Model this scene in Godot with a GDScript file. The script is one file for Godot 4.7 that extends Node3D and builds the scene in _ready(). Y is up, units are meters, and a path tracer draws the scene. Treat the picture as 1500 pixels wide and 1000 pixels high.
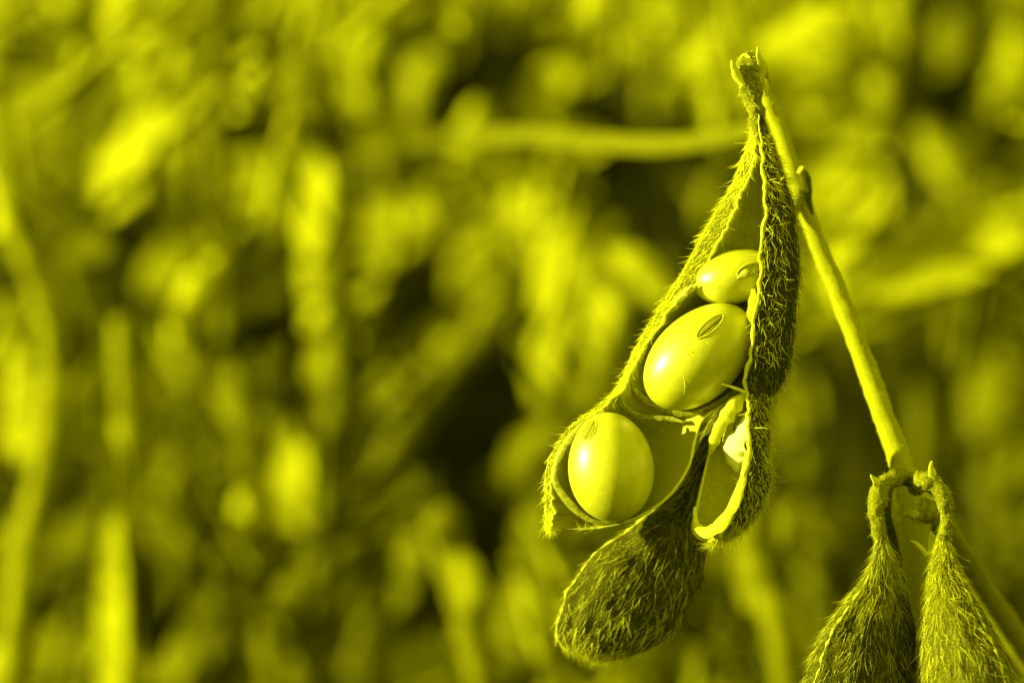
extends Node3D
# A ripe, split soybean pod against an out-of-focus dry bean field. Hero parts are laid out in millimetres in a frame
# pitched like the camera (x right, y up, z towards the lens), then moved to metres in the world.

const DIST := 300.0            # lens to focus plane, mm
const PPM := 20.0              # photo pixels per millimetre on the focus plane
var frame := Transform3D()
var rng := RandomNumberGenerator.new()
var noise := FastNoiseLite.new()
var mats := {}
var textures := {}
var taken := {}


class MB:
	var v := PackedVector3Array()
	var n := PackedVector3Array()
	var c := PackedColorArray()
	var idx := PackedInt32Array()

	func tube(pts: PackedVector3Array, rad: PackedFloat32Array, sides: int, col: Color, closed := false) -> void:
		var count := pts.size()
		var base := v.size()
		var side := Vector3.ZERO
		for i in count:
			var a := pts[maxi(i - 1, 0)]
			var b := pts[mini(i + 1, count - 1)]
			if closed:
				a = pts[(i - 1 + count) % count]
				b = pts[(i + 1) % count]
			var t := (b - a).normalized()
			if i == 0:
				side = t.cross(Vector3(0.31, 0.2, 0.93))
				if side.length() < 0.05:
					side = t.cross(Vector3(1, 0.1, 0))
			side = (side - t * side.dot(t)).normalized()
			var up := t.cross(side)
			for k in sides:
				var ang := TAU * k / sides
				var d := side * cos(ang) + up * sin(ang)
				v.append(pts[i] + d * rad[i])
				n.append(d)
				c.append(col)
		var rings := count if closed else count - 1
		for i in rings:
			var j := (i + 1) % count
			for k in sides:
				var k2 := (k + 1) % sides
				var p := base + i * sides + k
				var q := base + i * sides + k2
				var r := base + j * sides + k
				var s := base + j * sides + k2
				idx.append_array([p, r, q, q, r, s])
		if not closed:
			for e in 2:
				var i := 0 if e == 0 else count - 1
				var t2 := (pts[0] - pts[1]).normalized() if e == 0 else (pts[count - 1] - pts[count - 2]).normalized()
				var at := v.size()
				v.append(pts[i] + t2 * rad[i] * 0.4)
				n.append(t2)
				c.append(col)
				for k in sides:
					var p := base + i * sides + k
					var q := base + i * sides + (k + 1) % sides
					if e == 0:
						idx.append_array([at, p, q])
					else:
						idx.append_array([at, q, p])

	# rows of equal length; returns [base, rows, columns]
	func grid(rows: Array, closed: bool, cols: Array, flip := false, cap := false) -> Array:
		var base := v.size()
		var nr := rows.size()
		var nc: int = rows[0].size()
		for r in nr:
			v.append_array(rows[r])
			for k in nc:
				n.append(Vector3.ZERO)
				c.append(cols[r] if cols.size() == nr else cols[0])
		var last := nc if closed else nc - 1
		for r in nr - 1:
			for k in last:
				var k2 := (k + 1) % nc
				var p := base + r * nc + k
				var q := base + r * nc + k2
				var s := base + (r + 1) * nc + k
				var t := base + (r + 1) * nc + k2
				_tri(p, s, q, flip)
				_tri(q, s, t, flip)
		if cap:
			for e in [0, nr - 1]:
				var m := Vector3.ZERO
				for k in nc:
					m += rows[e][k]
				var at := v.size()
				v.append(m / nc)
				n.append(Vector3.ZERO)
				c.append(cols[0])
				for k in last:
					var p: int = base + e * nc + k
					var q: int = base + e * nc + (k + 1) % nc
					_tri(at, p, q, flip if e == 0 else not flip)
		for i in range(base, v.size()):
			n[i] = n[i].normalized()
		return [base, nr, nc]

	func _tri(a: int, b: int, d: int, flip: bool) -> void:
		if flip:
			var h := b
			b = d
			d = h
		var f := (v[d] - v[a]).cross(v[b] - v[a])
		n[a] += f
		n[b] += f
		n[d] += f
		idx.append_array([a, b, d])

	func hair(p: Vector3, d: Vector3, bend: Vector3, length: float, r: float, col: Color, curl := 0.0) -> void:
		var base := v.size()
		var side := d.cross(Vector3(0.37, 0.21, 0.9)).normalized()
		var step := length / 5.0
		for i in 6:
			var up := d.cross(side).normalized()
			side = up.cross(d).normalized()
			var rr := r * (1.0 - 0.16 * i)
			for k in 3:
				var o: Vector3 = side * cos(TAU * k / 3.0) + up * sin(TAU * k / 3.0)
				v.append(p + o * rr)
				n.append(o)
				c.append(col)
			d = (d + bend * 0.3).normalized()
			bend = bend.rotated(d, curl)
			p += d * step
		for i in 5:
			for k in 3:
				var k2 := (k + 1) % 3
				var a := base + i * 3 + k
				var b := base + i * 3 + k2
				idx.append_array([a, a + 3, b, b, a + 3, b + 3])


func lin(a: float, blue := 0.02) -> Color:
	return Color(a, a, a * blue).linear_to_srgb()


func P(x: float, y: float, z := 0.0) -> Vector3:
	var k := (DIST - z) / DIST
	return Vector3((x - 750.0) / PPM * k, (500.0 - y) / PPM * k, z)


func to_world(p: Vector3) -> Vector3:
	return frame * (p * 0.001)


func to_frame(p: Vector3) -> Vector3:
	return frame.affine_inverse() * p * 1000.0


func numbered(called: String) -> String:
	var k: int = taken.get(called, 0)
	taken[called] = k + 1
	return called if k == 0 else "%s_%03d" % [called, k]


func thing(called: String, base: Vector3, label: String, category: String, group := "") -> Node3D:
	var o := Node3D.new()
	o.name = numbered(called)
	add_child(o)
	o.position = to_world(base)
	o.set_meta("label", label)
	o.set_meta("category", category)
	if group:
		o.set_meta("group", group)
	return o


func part(called: String, mb: MB, mat: String, owner_thing: Node3D, stuff := false) -> MeshInstance3D:
	var root_at := owner_thing.position
	var up := owner_thing
	while up.get_parent() != self:
		up = up.get_parent()
		root_at = up.position
	var arr := []
	arr.resize(Mesh.ARRAY_MAX)
	arr[Mesh.ARRAY_VERTEX] = Transform3D(frame.basis.scaled(Vector3.ONE * 0.001), frame.origin - root_at) * mb.v
	arr[Mesh.ARRAY_NORMAL] = Transform3D(frame.basis, Vector3.ZERO) * mb.n
	arr[Mesh.ARRAY_COLOR] = mb.c
	arr[Mesh.ARRAY_INDEX] = mb.idx
	var m := ArrayMesh.new()
	m.add_surface_from_arrays(Mesh.PRIMITIVE_TRIANGLES, arr)
	var o := MeshInstance3D.new()
	o.name = called
	o.mesh = m
	o.material_override = mats[mat]
	if stuff:
		o.set_meta("kind", "stuff")
	owner_thing.add_child(o, true)
	return o


func noise_tex(key: String, kind: int, freq: float, octaves: int, lo := 0.0, stretch := 1.0) -> NoiseTexture2D:
	var f := FastNoiseLite.new()
	f.seed = hash(key) % 1000
	f.noise_type = kind
	f.frequency = freq
	f.fractal_octaves = octaves
	var t := NoiseTexture2D.new()
	t.width = 512
	t.height = 512
	t.seamless = true
	t.noise = f
	if lo > 0.0:
		var g := Gradient.new()
		g.set_color(0, Color(lo, lo, lo))
		g.set_color(1, Color(1, 1, 1))
		t.color_ramp = g
	textures[key] = t
	return t


func material(key: String, col: Color, rough: float, spec: float, tile_mm := 0.0, tex := "", bump := "", relief_mm := 0.0, bump_only_tile := false) -> StandardMaterial3D:
	var m := StandardMaterial3D.new()
	m.resource_name = key
	m.albedo_color = col
	m.roughness = rough
	m.metallic_specular = spec
	m.vertex_color_use_as_albedo = true
	m.cull_mode = BaseMaterial3D.CULL_DISABLED
	if tile_mm > 0.0:
		m.uv1_triplanar = true
		m.uv1_scale = Vector3.ONE * (1000.0 / tile_mm)
		if tex:
			m.albedo_texture = textures[tex]
		if bump:
			m.heightmap_enabled = true
			m.heightmap_texture = textures[bump]
			m.heightmap_scale = relief_mm * 0.1
	mats[key] = m
	return m


func spline(keys: Array, t: float) -> Array:
	# Catmull-Rom through rows of numbers, t in 0..keys.size()-1
	var last := keys.size() - 1
	var i := clampi(int(t), 0, last - 1)
	var f := t - i
	var a: Array = keys[maxi(i - 1, 0)]
	var b: Array = keys[i]
	var d: Array = keys[i + 1]
	var e: Array = keys[mini(i + 2, last)]
	var out := []
	for k in b.size():
		var p0: float = a[k]
		var p1: float = b[k]
		var p2: float = d[k]
		var p3: float = e[k]
		out.append(0.5 * (2.0 * p1 + (p2 - p0) * f + (2.0 * p0 - 5.0 * p1 + 4.0 * p2 - p3) * f * f + (3.0 * p1 - p0 - 3.0 * p2 + p3) * f * f * f))
	return out


func path(keys: Array, steps: int) -> Array:
	# keys: [px, py, z, radius px]; returns [points, radii]
	var pts := PackedVector3Array()
	var rad := PackedFloat32Array()
	for i in steps + 1:
		var k := spline(keys, float(i) / steps * (keys.size() - 1))
		pts.append(P(k[0], k[1], k[2]))
		rad.append(maxf(k[3], 0.4) / PPM)
	return [pts, rad]


func rough_tube(mb: MB, keys: Array, steps: int, sides: int, col: Color, amount: float, freq := 0.6) -> Array:
	# a tube whose skin is uneven, as a grid (so that fuzz can grow on it)
	var pr := path(keys, steps)
	var pts: PackedVector3Array = pr[0]
	var rad: PackedFloat32Array = pr[1]
	var rows := []
	var side := Vector3.ZERO
	for i in pts.size():
		var t := (pts[mini(i + 1, pts.size() - 1)] - pts[maxi(i - 1, 0)]).normalized()
		if i == 0:
			side = t.cross(Vector3(0, 0, 1)).normalized()
		side = (side - t * side.dot(t)).normalized()
		var up := t.cross(side)
		var row := PackedVector3Array()
		for k in sides:
			var ang := TAU * k / sides
			var d := side * cos(ang) + up * sin(ang)
			var q := pts[i] + d * rad[i]
			row.append(q + d * rad[i] * amount * noise.get_noise_3dv(q * freq * 40.0))
		rows.append(row)
	return mb.grid(rows, true, [col], false, true)


func fuzz(mb: MB, src: MB, g: Array, r0: float, r1: float, c0: float, c1: float, count: int, len0: float, len1: float, rad: float, lift: float, wild: float, tone0: float, tone1: float, curl := 0.3) -> void:
	var base: int = g[0]
	var nr: int = g[1]
	var nc: int = g[2]
	for i in count:
		var fr := lerpf(r0, r1, rng.randf()) * (nr - 1.001)
		var fc := lerpf(c0, c1, rng.randf()) * (nc - 1)
		var r := clampi(int(fr), 0, nr - 2)
		var k := int(fc) % nc
		var k2 := (k + 1) % nc
		var a := src.v[base + r * nc + k]
		var b := src.v[base + r * nc + k2]
		var d := src.v[base + (r + 1) * nc + k]
		var u := fc - int(fc)
		var w := fr - r
		var p := a + (b - a) * u + (d - a) * w
		var nn := src.n[base + r * nc + k]
		var t := (d - a).normalized()
		var across := nn.cross(t)
		var swirl := noise.get_noise_3dv(p * 14.0)
		var rand := Vector3(rng.randfn(), rng.randfn(), rng.randfn()) * 0.5
		var lf := lift * rng.randf_range(0.4, 1.6)
		var dir := (t * (1.0 - lf * 0.6) + nn * lf + across * swirl * minf(1.2, wild * 1.6) + rand * wild).normalized()
		var bend := (rand * 0.9 * (wild + 0.3) + t * 0.5 - nn * lf * 0.45 + across * rng.randfn() * minf(0.5, wild))
		var tone := rng.randf_range(tone0, tone1)
		mb.hair(p - nn * 0.03, dir, bend, lerpf(len0, len1, pow(rng.randf(), 1.5)), rad * rng.randf_range(0.7, 1.2), Color(tone, tone, tone * 0.02), rng.randfn() * curl)


func white() -> Color:
	return Color(1, 1, 1)


# ---------------------------------------------------------------- hero pieces

func ribbon(mb: MB, keys: Array, steps: int, curl := 0.0, curl_wave := 0.6) -> void:
	# keys: [px, py, z, half width px, tilt of the width towards z in radians]
	var rows := []
	for i in steps + 1:
		var t := float(i) / steps * (keys.size() - 1)
		var k := spline(keys, t)
		var k2 := spline(keys, minf(t + 0.02, keys.size() - 1.0))
		var k1 := spline(keys, maxf(t - 0.02, 0.0))
		var along := (P(k2[0], k2[1], k2[2]) - P(k1[0], k1[1], k1[2])).normalized()
		var flat := along.cross(Vector3(0, 0, 1)).normalized()
		var nn := flat.cross(along).normalized()
		var wdir: Vector3 = flat * cos(k[4]) + nn * sin(k[4])
		var up := along.cross(wdir).normalized()
		var mid := P(k[0], k[1], k[2])
		var half: float = maxf(k[3], 0.3) / PPM * (1.0 + 0.35 * curl_wave * noise.get_noise_2d(i * 5.0, 7.0 * keys.size()))
		var row := PackedVector3Array()
		for s in 7:
			var u := s / 3.0 - 1.0
			var q := mid + wdir * half * u + up * half * curl * (u * u - 0.5)
			q += up * 0.2 * noise.get_noise_3dv(q * 11.0) * minf(1.0, half * 2.0) * curl_wave
			row.append(q + up * 0.03)
		for s in 7:
			row.append(row[6 - s] - up * 0.06)
		rows.append(row)
	mb.grid(rows, true, [white()], false, true)


func pod_rows(keys: Array, steps: int, sides: int, ridge: float, ridge_at: float, keel: float) -> Array:
	# keys: [Lx, Ly, Rx, Ry, z, depth radius mm]
	var rows := []
	for i in steps + 1:
		var k := spline(keys, float(i) / steps * (keys.size() - 1))
		var l := P(k[0], k[1], k[4])
		var r := P(k[2], k[3], k[4])
		var mid := (l + r) / 2.0
		var half := (r - l) / 2.0
		var row := PackedVector3Array()
		for s in sides:
			var a := TAU * s / sides
			var q: Vector3 = mid + half * cos(a) + Vector3(0, 0, 1) * maxf(k[5], 0.1) * sin(a)
			q = mid + (q - mid) * (1.0 + keel * cos(2.0 * (a - ridge_at))) / (1.0 + keel * cos(2.0 * ridge_at))
			var d := (q - mid).normalized()
			var near_ridge := exp(-pow(angle_difference(a, ridge_at) / 0.13, 2.0)) - 0.7 * exp(-pow(angle_difference(a, ridge_at - 0.3) / 0.14, 2.0))
			var size: float = clampf(half.length() / 3.0, 0.15, 1.0)
			q += d * (ridge * near_ridge * size + 0.22 * size * noise.get_noise_3dv(q * 9.0) + 0.16 * size * noise.get_noise_3dv(q * 26.0) + 0.12 * size * noise.get_noise_2d(a * 420.0, i * 1.2))
			row.append(q)
		rows.append(row)
	return rows


func bean(called: String, label: String, at: Vector3, long_px: float, short_px: float, thick: float, angle: float, egg: float, hil: Array) -> Node3D:
	# hil: [px offset x, px offset y (image, down), half length px, half width px, angle]
	var o := thing(called, at - Vector3(0, short_px / PPM / 2.0, 0), label, "bean", "beans in the split pod")
	var el := Vector3(cos(angle), sin(angle), 0)
	var es := Vector3(-sin(angle), cos(angle), 0)
	var A := long_px / PPM / 2.0
	var B := short_px / PPM / 2.0
	var mb := MB.new()
	var rows := []
	for i in 41:
		var th := PI * i / 40.0
		var row := PackedVector3Array()
		for k in 64:
			var ph := TAU * k / 64.0
			var x := cos(th)
			var s := sin(th) * (1.0 + egg * x)
			var dent := 1.0 + 0.003 * noise.get_noise_3d(x * 60.0 + at.x * 9.0, cos(ph) * s * 60.0, sin(ph) * s * 60.0)
			row.append(at + (el * A * x + es * B * s * cos(ph) + Vector3(0, 0, 1) * thick * s * sin(ph)) * dent)
		rows.append(row)
	mb.grid(rows, true, [white()], false)
	part("seed_coat", mb, "bean", o)
	if hil.is_empty():
		return o
	var surf := func(px: float, py: float, lift: float) -> Vector3:
		var d := Vector3(px / PPM, -py / PPM, 0)
		var l := d.dot(el) / A
		var s := d.dot(es) / B / (1.0 + egg * l)
		var z := thick * (1.0 + egg * l) * sqrt(maxf(0.02, 1.0 - l * l - s * s))
		var q := d + Vector3(0, 0, z)
		var nn := (el * (l / A) + es * (s / B) + Vector3(0, 0, z / thick / thick)).normalized()
		return at + q + nn * lift
	var ring := PackedVector3Array()
	var rr := PackedFloat32Array()
	var ca := cos(hil[4])
	var sa := sin(hil[4])
	for k in 32:
		var u: float = cos(TAU * k / 32.0) * hil[2]
		var w: float = sin(TAU * k / 32.0) * hil[3]
		w *= 1.0 - 0.25 * pow(absf(u / hil[2]), 3.0)
		ring.append(surf.call(hil[0] + u * ca + w * sa, hil[1] - u * sa + w * ca, 0.02))
		rr.append(0.0033 * hil[2] * (0.5 if hil[2] < 20.0 else 0.75) + 0.022 * noise.get_noise_1d(k * 30.0))
	var rm := MB.new()
	rm.tube(ring, rr, 7, white(), true)
	var plate := MB.new()
	var prow := []
	for f in 5:
		var row := PackedVector3Array()
		var s := f / 4.0 * 0.97
		for k in 32:
			var u: float = cos(TAU * k / 32.0) * hil[2] * s
			var w: float = sin(TAU * k / 32.0) * hil[3] * s
			row.append(surf.call(hil[0] + u * ca + w * sa, hil[1] - u * sa + w * ca, 0.055 - 0.035 * s))
		prow.append(row)
	plate.grid(prow, true, [white()], false)
	var hp := part("hilum", plate, "hilum", o)
	part("hilum_ridge", rm, "hilum_rim", hp)
	var slit := MB.new()
	var sp := PackedVector3Array()
	var sr := PackedFloat32Array()
	for k in 9:
		var u: float = (k / 4.0 - 1.0) * hil[2] * 0.8
		sp.append(surf.call(hil[0] + u * ca, hil[1] - u * sa, 0.045))
		sr.append(0.05)
	slit.tube(sp, sr, 5, white())
	part("hilum_slit", slit, "dark_slit", hp)
	return o


func open_pod() -> void:
	var o := thing("split_soybean_pod", P(1100, 795, 0), "sharp dry hairy soybean pod split open with three beans showing", "soybean pod")
	# --- valve that holds the beans: Lx Ly Rx Ry lip zL zR depth
	var keys := [
		[1107, 168, 1111, 168, 1, -1.0, -1.0, 0.3], [1102, 200, 1113, 205, 6, -1.0, -1.0, 0.6], [1088, 240, 1117, 248, 14, -1.0, -1.5, 1.2],
		[1064, 290, 1120, 310, 18, -1.0, -1.8, 2.2], [1030, 345, 1122, 375, 26, -1.0, -2.0, 2.6], [1000, 400, 1120, 440, 27, -1.0, -2.0, 3.2],
		[963, 457, 1113, 505, 14, -1.2, -2.0, 3.6], [930, 515, 1100, 560, 9, -1.5, -2.0, 3.4], [907, 565, 1064, 590, 8, -1.5, -1.6, 2.2],
		[872, 596, 1030, 614, 11, -1.5, -1.0, 2.0], [835, 627, 1018, 645, 12, -1.6, -0.6, 3.7], [808, 667, 1008, 685, 12, -1.6, -0.5, 4.0],
		[797, 712, 978, 728, 12, -1.6, -0.5, 3.6], [799, 748, 935, 757, 12, -1.6, -0.6, 3.0], [800, 766, 890, 771, 9, -1.4, -0.8, 1.4], [803, 774, 850, 776, 3, -1.2, -1.0, 0.3]]
	var inner := []
	var outer := []
	var rim_l := PackedVector3Array()
	var rim_r := PackedVector3Array()
	var steps := 220
	for i in steps + 1:
		var k := spline(keys, float(i) / steps * (keys.size() - 1))
		var wob := 0.16 * noise.get_noise_2d(i * 4.5, 3.0) + 0.1 * noise.get_noise_2d(i * 14.0, 9.0)
		var lo := P(k[0], k[1], k[5] - 0.9)
		var r := P(k[2], k[3], k[6])
		var across := (r - lo)
		across.z = 0.0
		across = across.normalized()
		var li: Vector3 = P(k[0], k[1], k[5]) + across * (k[4] / PPM + wob * minf(1.0, k[4] / 12.0))
		var dep: float = maxf(k[7], 0.1)
		var row := PackedVector3Array()
		for s in 49:
			var u := s / 48.0
			var q := li.lerp(r, u)
			q.z -= dep * pow(maxf(0.0, 1.0 - pow(2.0 * u - 1.0, 2.0)), 0.85)
			q += Vector3(0, 0, 1) * (0.2 * noise.get_noise_3dv(q * 13.0) + 0.12 * noise.get_noise_3d(q.x * 20.0 + q.y * 45.0, q.y * 9.0 - q.x * 18.0, 0.0)) * minf(1.0, dep) * sin(PI * u)
			row.append(q)
		inner.append(row)
		rim_l.append(li)
		rim_r.append(r)
		var row2 := PackedVector3Array()
		row2.append(li)
		row2.append(li.lerp(lo, 0.3) + Vector3(0, 0, 0.12 * minf(1.0, k[4] / 12.0)))
		row2.append(li.lerp(lo, 0.7) + Vector3(0, 0, 0.1 * minf(1.0, k[4] / 12.0)))
		for s in 25:
			var a := PI * s / 24.0
			var q := lo.lerp(r + across * 0.06, 0.5 - 0.5 * cos(a))
			q.z -= (dep + 0.7) * pow(sin(a), 0.62)
			q += Vector3(-0.5, 0, 0.3) * 0.3 * noise.get_noise_3dv(q * 11.0) * minf(1.0, dep)
			row2.append(q)
		row2.append(r)
		outer.append(row2)
	var om := MB.new()
	var og := om.grid(outer, false, [white()], true, false)
	var valve := part("seed_bearing_valve", om, "husk", o)
	var im := MB.new()
	im.grid(inner, false, [white()], false, false)
	part("inner_lining", im, "lining", valve)
	var rim := MB.new()
	var rr := PackedFloat32Array()
	for i in steps + 1:
		rr.append((0.12 + 0.03 * noise.get_noise_1d(i * 8.5)) * clampf(minf(i, steps - i) / 24.0, 0.3, 1.0))
	rim.tube(rim_l, rr, 6, white())
	rim.tube(rim_r, rr, 6, white())
	part("suture_rim", rim, "rim", valve)
	var fz := MB.new()
	fuzz(fz, om, og, 0.03, 0.55, 0.0, 0.3, 2000, 0.35, 1.3, 0.024, 0.08, 0.6, 0.75, 1.0, 1.6)
	fuzz(fz, om, og, 0.5, 1.0, 0.0, 0.3, 1000, 0.3, 1.1, 0.022, 0.12, 0.6, 0.7, 1.0, 1.2)
	fuzz(fz, om, og, 0.1, 1.0, 0.3, 0.9, 1500, 0.4, 1.2, 0.03, 0.5, 0.5, 0.4, 0.7)
	fuzz(fz, om, og, 0.9, 1.0, 0.0, 1.0, 500, 0.4, 1.0, 0.028, 0.6, 0.5, 0.45, 0.8)
	fuzz(fz, om, og, 0.15, 0.95, 0.0, 0.14, 90, 0.6, 1.6, 0.024, 0.7, 1.1, 0.7, 1.0, 1.2)
	part("fuzz", fz, "hair", valve, true)
	# chamber walls: thin raised membranes on the lining
	var mem := MB.new()
	ribbon(mem, [[886, 600, -0.9, 4, -0.7], [848, 626, -0.9, 5, -0.7], [820, 664, -0.9, 6, -0.6], [811, 700, -0.9, 6, -0.6], [826, 728, -0.9, 6, -0.6], [850, 753, -0.9, 6, -0.7], [876, 766, -0.8, 5, -0.8], [912, 768, -0.7, 3, -0.9]], 60, 0.4)
	ribbon(mem, [[903, 578, -2.0, 4.5, -0.5], [918, 600, -2.2, 5, -0.5], [945, 612, -2.2, 5, -0.5], [980, 613, -1.7, 4, -0.4], [1004, 619, -1.2, 0.8, -0.3]], 60, 0.2)
	ribbon(mem, [[921, 560, -2.0, 5, -0.4], [940, 582, -2.2, 4.5, -0.4], [975, 602, -2.2, 4.5, -0.4], [1015, 606, -1.8, 4.5, -0.4], [1050, 592, -1.6, 5, -0.4], [1080, 570, -1.6, 4, -0.4]], 50, 0.2)
	part("chamber_wall", mem, "membrane", valve)
	var flap := MB.new()
	ribbon(flap, [[965, 470, -1.6, 2, 0.4], [985, 446, -1.3, 8, 0.5], [1003, 428, -0.9, 7, 0.6], [1016, 416, -0.4, 1, 0.8]], 24, 0.5)
	part("torn_flap", flap, "membrane", valve)
	# --- valve seen edge-on, turned towards the stem: B xyz, F xyz, S xy, inner depth
	var keys2 := [
		[1109, 168, -1.5, 1112, 168, 0.0, 1120, 168, 0.1], [1111, 205, -2.5, 1114, 205, 0.8, 1133, 205, 0.3], [1114, 245, -3.5, 1118, 245, 1.5, 1146, 245, 0.6],
		[1114, 300, -4.5, 1121, 300, 2.0, 1165, 300, 1.0], [1110, 360, -5.0, 1116, 360, 2.0, 1174, 360, 1.0], [1104, 420, -5.0, 1112, 420, 2.0, 1174, 425, 1.0],
		[1098, 480, -5.0, 1105, 480, 2.0, 1170, 490, 1.0], [1088, 540, -5.0, 1096, 545, 1.8, 1160, 545, 1.0], [1078, 572, -4.0, 1092, 578, 1.5, 1140, 585, 1.2],
		[1057, 610, -3.0, 1098, 610, 1.7, 1134, 620, 1.4], [1042, 655, -2.0, 1098, 655, 2.0, 1135, 665, 1.7], [1031, 700, -1.5, 1089, 705, 2.2, 1137, 705, 1.8],
		[1021, 745, -1.2, 1073, 748, 2.2, 1120, 747, 1.5], [1017, 772, -1.0, 1057, 775, 1.8, 1092, 774, 1.0], [1024, 787, -1.0, 1046, 788, 1.0, 1064, 788, 0.6], [1036, 793, -1.0, 1038, 794, -0.6, 1042, 794, 0.1]]
	var inner2 := []
	var outer2 := []
	var rim_f := PackedVector3Array()
	var rim_b := PackedVector3Array()
	for i in steps + 1:
		var k := spline(keys2, float(i) / steps * (keys2.size() - 1))
		var wob := 0.2 * noise.get_noise_2d(i * 3.5, 40.0) + 0.05 * noise.get_noise_2d(i * 11.5, 70.0)
		var b := P(k[0], k[1], k[2])
		var f := P(k[3], k[4], k[5]) + Vector3(wob * clampf(minf(i, steps - i) / 20.0, 0.0, 1.0), 0, 0)
		var s1 := P(k[6], k[7], 0.0)
		var dep: float = k[8]
		var row := PackedVector3Array()
		var ctrl := (b + f) / 2.0 + Vector3(dep * 0.25, 0, -dep * 1.6)
		for s in 25:
			var u := s / 24.0
			var q := b.lerp(ctrl, u).lerp(ctrl.lerp(f, u), u)
			q.z += (0.14 * noise.get_noise_3dv(q * 16.0) + 0.07 * noise.get_noise_2d(i * 24.0, s * 4.0) * smoothstep(140.0, 160.0, i)) * minf(1.0, dep) * sin(PI * u)
			row.append(q)
		inner2.append(row)
		rim_f.append(f)
		rim_b.append(b)
		var row2 := PackedVector3Array()
		var c1 := f + (s1 - f) * 1.45
		c1.z = f.z - 0.3
		var c2 := f.lerp(s1, 1.15)
		c2.z = minf(b.z, -1.0) - dep * 1.2 - 1.2
		for s in 29:
			var u := s / 28.0
			var q := f.bezier_interpolate(c1, c2, b, u)
			q += Vector3(0.4, 0, 0.4) * 0.45 * noise.get_noise_3dv(q * 9.0) * minf(1.0, dep) * sin(PI * u)
			row2.append(q)
		outer2.append(row2)
	var om2 := MB.new()
	var og2 := om2.grid(outer2, false, [white()], true, false)
	var valve2 := part("empty_valve", om2, "husk_dark", o)
	var im2 := MB.new()
	im2.grid(inner2, false, [white()], false, false)
	part("inner_lining", im2, "lining", valve2)
	var rim2 := MB.new()
	var rr2 := PackedFloat32Array()
	var rr3 := PackedFloat32Array()
	for i in steps + 1:
		var e := clampf(minf(i, steps - i) / 24.0, 0.35, 1.0)
		rr2.append((0.14 + 0.14 * smoothstep(120.0, 190.0, i) + 0.05 * noise.get_noise_1d(i * 6.5)) * e)
		rr3.append((0.12 + 0.14 * smoothstep(160.0, 210.0, i)) * e)
	rim2.tube(rim_f, rr2, 8, white())
	rim2.tube(rim_b, rr3, 8, white())
	part("suture_rim", rim2, "rim", valve2)
	var fz2 := MB.new()
	fuzz(fz2, om2, og2, 0.02, 1.0, 0.0, 0.55, 2600, 0.3, 1.1, 0.015, 0.12, 0.5, 0.2, 0.5, 1.2)
	fuzz(fz2, om2, og2, 0.1, 1.0, 0.3, 0.6, 1300, 0.5, 1.5, 0.024, 0.75, 0.5, 0.35, 0.7)
	fuzz(fz2, om2, og2, 0.52, 1.0, 0.0, 0.6, 2600, 0.3, 0.9, 0.019, 0.3, 0.5, 0.55, 0.95, 0.8)
	fuzz(fz2, om2, og2, 0.05, 0.45, 0.0, 0.2, 500, 0.5, 1.3, 0.032, 0.5, 0.6, 0.5, 0.85)
	fuzz(fz2, om2, og2, 0.1, 0.95, 0.0, 0.05, 60, 0.6, 1.4, 0.034, 0.9, 1.2, 0.6, 0.9)
	part("fuzz", fz2, "hair", valve2, true)
	var paper := MB.new()
	ribbon(paper, [[1096, 604, 1.3, 4, -0.8], [1085, 632, 1.0, 17, -0.95], [1073, 652, 0.7, 25, -0.9], [1077, 676, 0.4, 19, -0.85], [1086, 696, 0.4, 5, -0.7]], 44, 0.5, 0.8)
	part("papery_membrane", paper, "paper", valve2)
	var curl_mb := MB.new()
	ribbon(curl_mb, [[1091, 576, 1.2, 4, -0.5], [1073, 593, 1.3, 13, -0.7], [1057, 618, 0.9, 12, -0.8], [1046, 644, 0.3, 9, -0.8], [1040, 664, -0.4, 3, -0.7]], 44, 1.0, 0.8)
	ribbon(curl_mb, [[1088, 586, 0.6, 3, 0.2], [1074, 612, 0.2, 6, 0.0], [1064, 640, -0.2, 5, -0.2], [1060, 660, -0.6, 2, -0.2]], 30, 0.8, 0.8)
	part("curled_flap", curl_mb, "rim", valve2)
	var lip := MB.new()
	ribbon(lip, [[1094, 660, 2.0, 3, -0.7], [1089, 696, 2.2, 6, -0.8], [1076, 732, 2.3, 10, -0.9], [1056, 763, 2.2, 13, -0.9], [1036, 776, 1.6, 12, -0.9], [1022, 766, 0.6, 6, -0.6], [1019, 742, -0.2, 3, -0.6]], 50, 0.6)
	part("pale_lip", lip, "rim", valve2)
	var scroll := MB.new()
	ribbon(scroll, [[1104, 424, 1.2, 3, 1.0], [1106, 440, 1.5, 7, 1.0], [1103, 458, 1.5, 7, 1.0], [1103, 476, 1.2, 2, 1.0]], 24, 1.4)
	ribbon(scroll, [[1058, 562, 2.2, 0.5, 0.6], [1074, 567, 2.0, 2, 0.6], [1092, 574, 1.6, 3, 0.6]], 14, 0.2)
	part("torn_flap", scroll, "rim", valve2)
	# --- neck and shrivelled calyx
	var nm := MB.new()
	var ng := rough_tube(nm, [[1102, 84, -1.5, 9], [1096, 92, -0.6, 15], [1096, 108, -0.5, 17], [1100, 128, -0.6, 15], [1104, 150, -0.8, 13], [1109, 170, -0.9, 11], [1112, 196, -1.0, 9], [1114, 222, -1.6, 4]], 60, 22, white(), 0.35, 0.8)
	var neck := part("pod_neck", nm, "husk_pale", o)
	var nf := MB.new()
	fuzz(nf, nm, ng, 0.02, 0.98, 0.0, 1.0, 800, 0.15, 0.5, 0.026, 0.4, 0.8, 0.5, 0.85, 1.0)
	part("fuzz", nf, "hair", neck, true)
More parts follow.
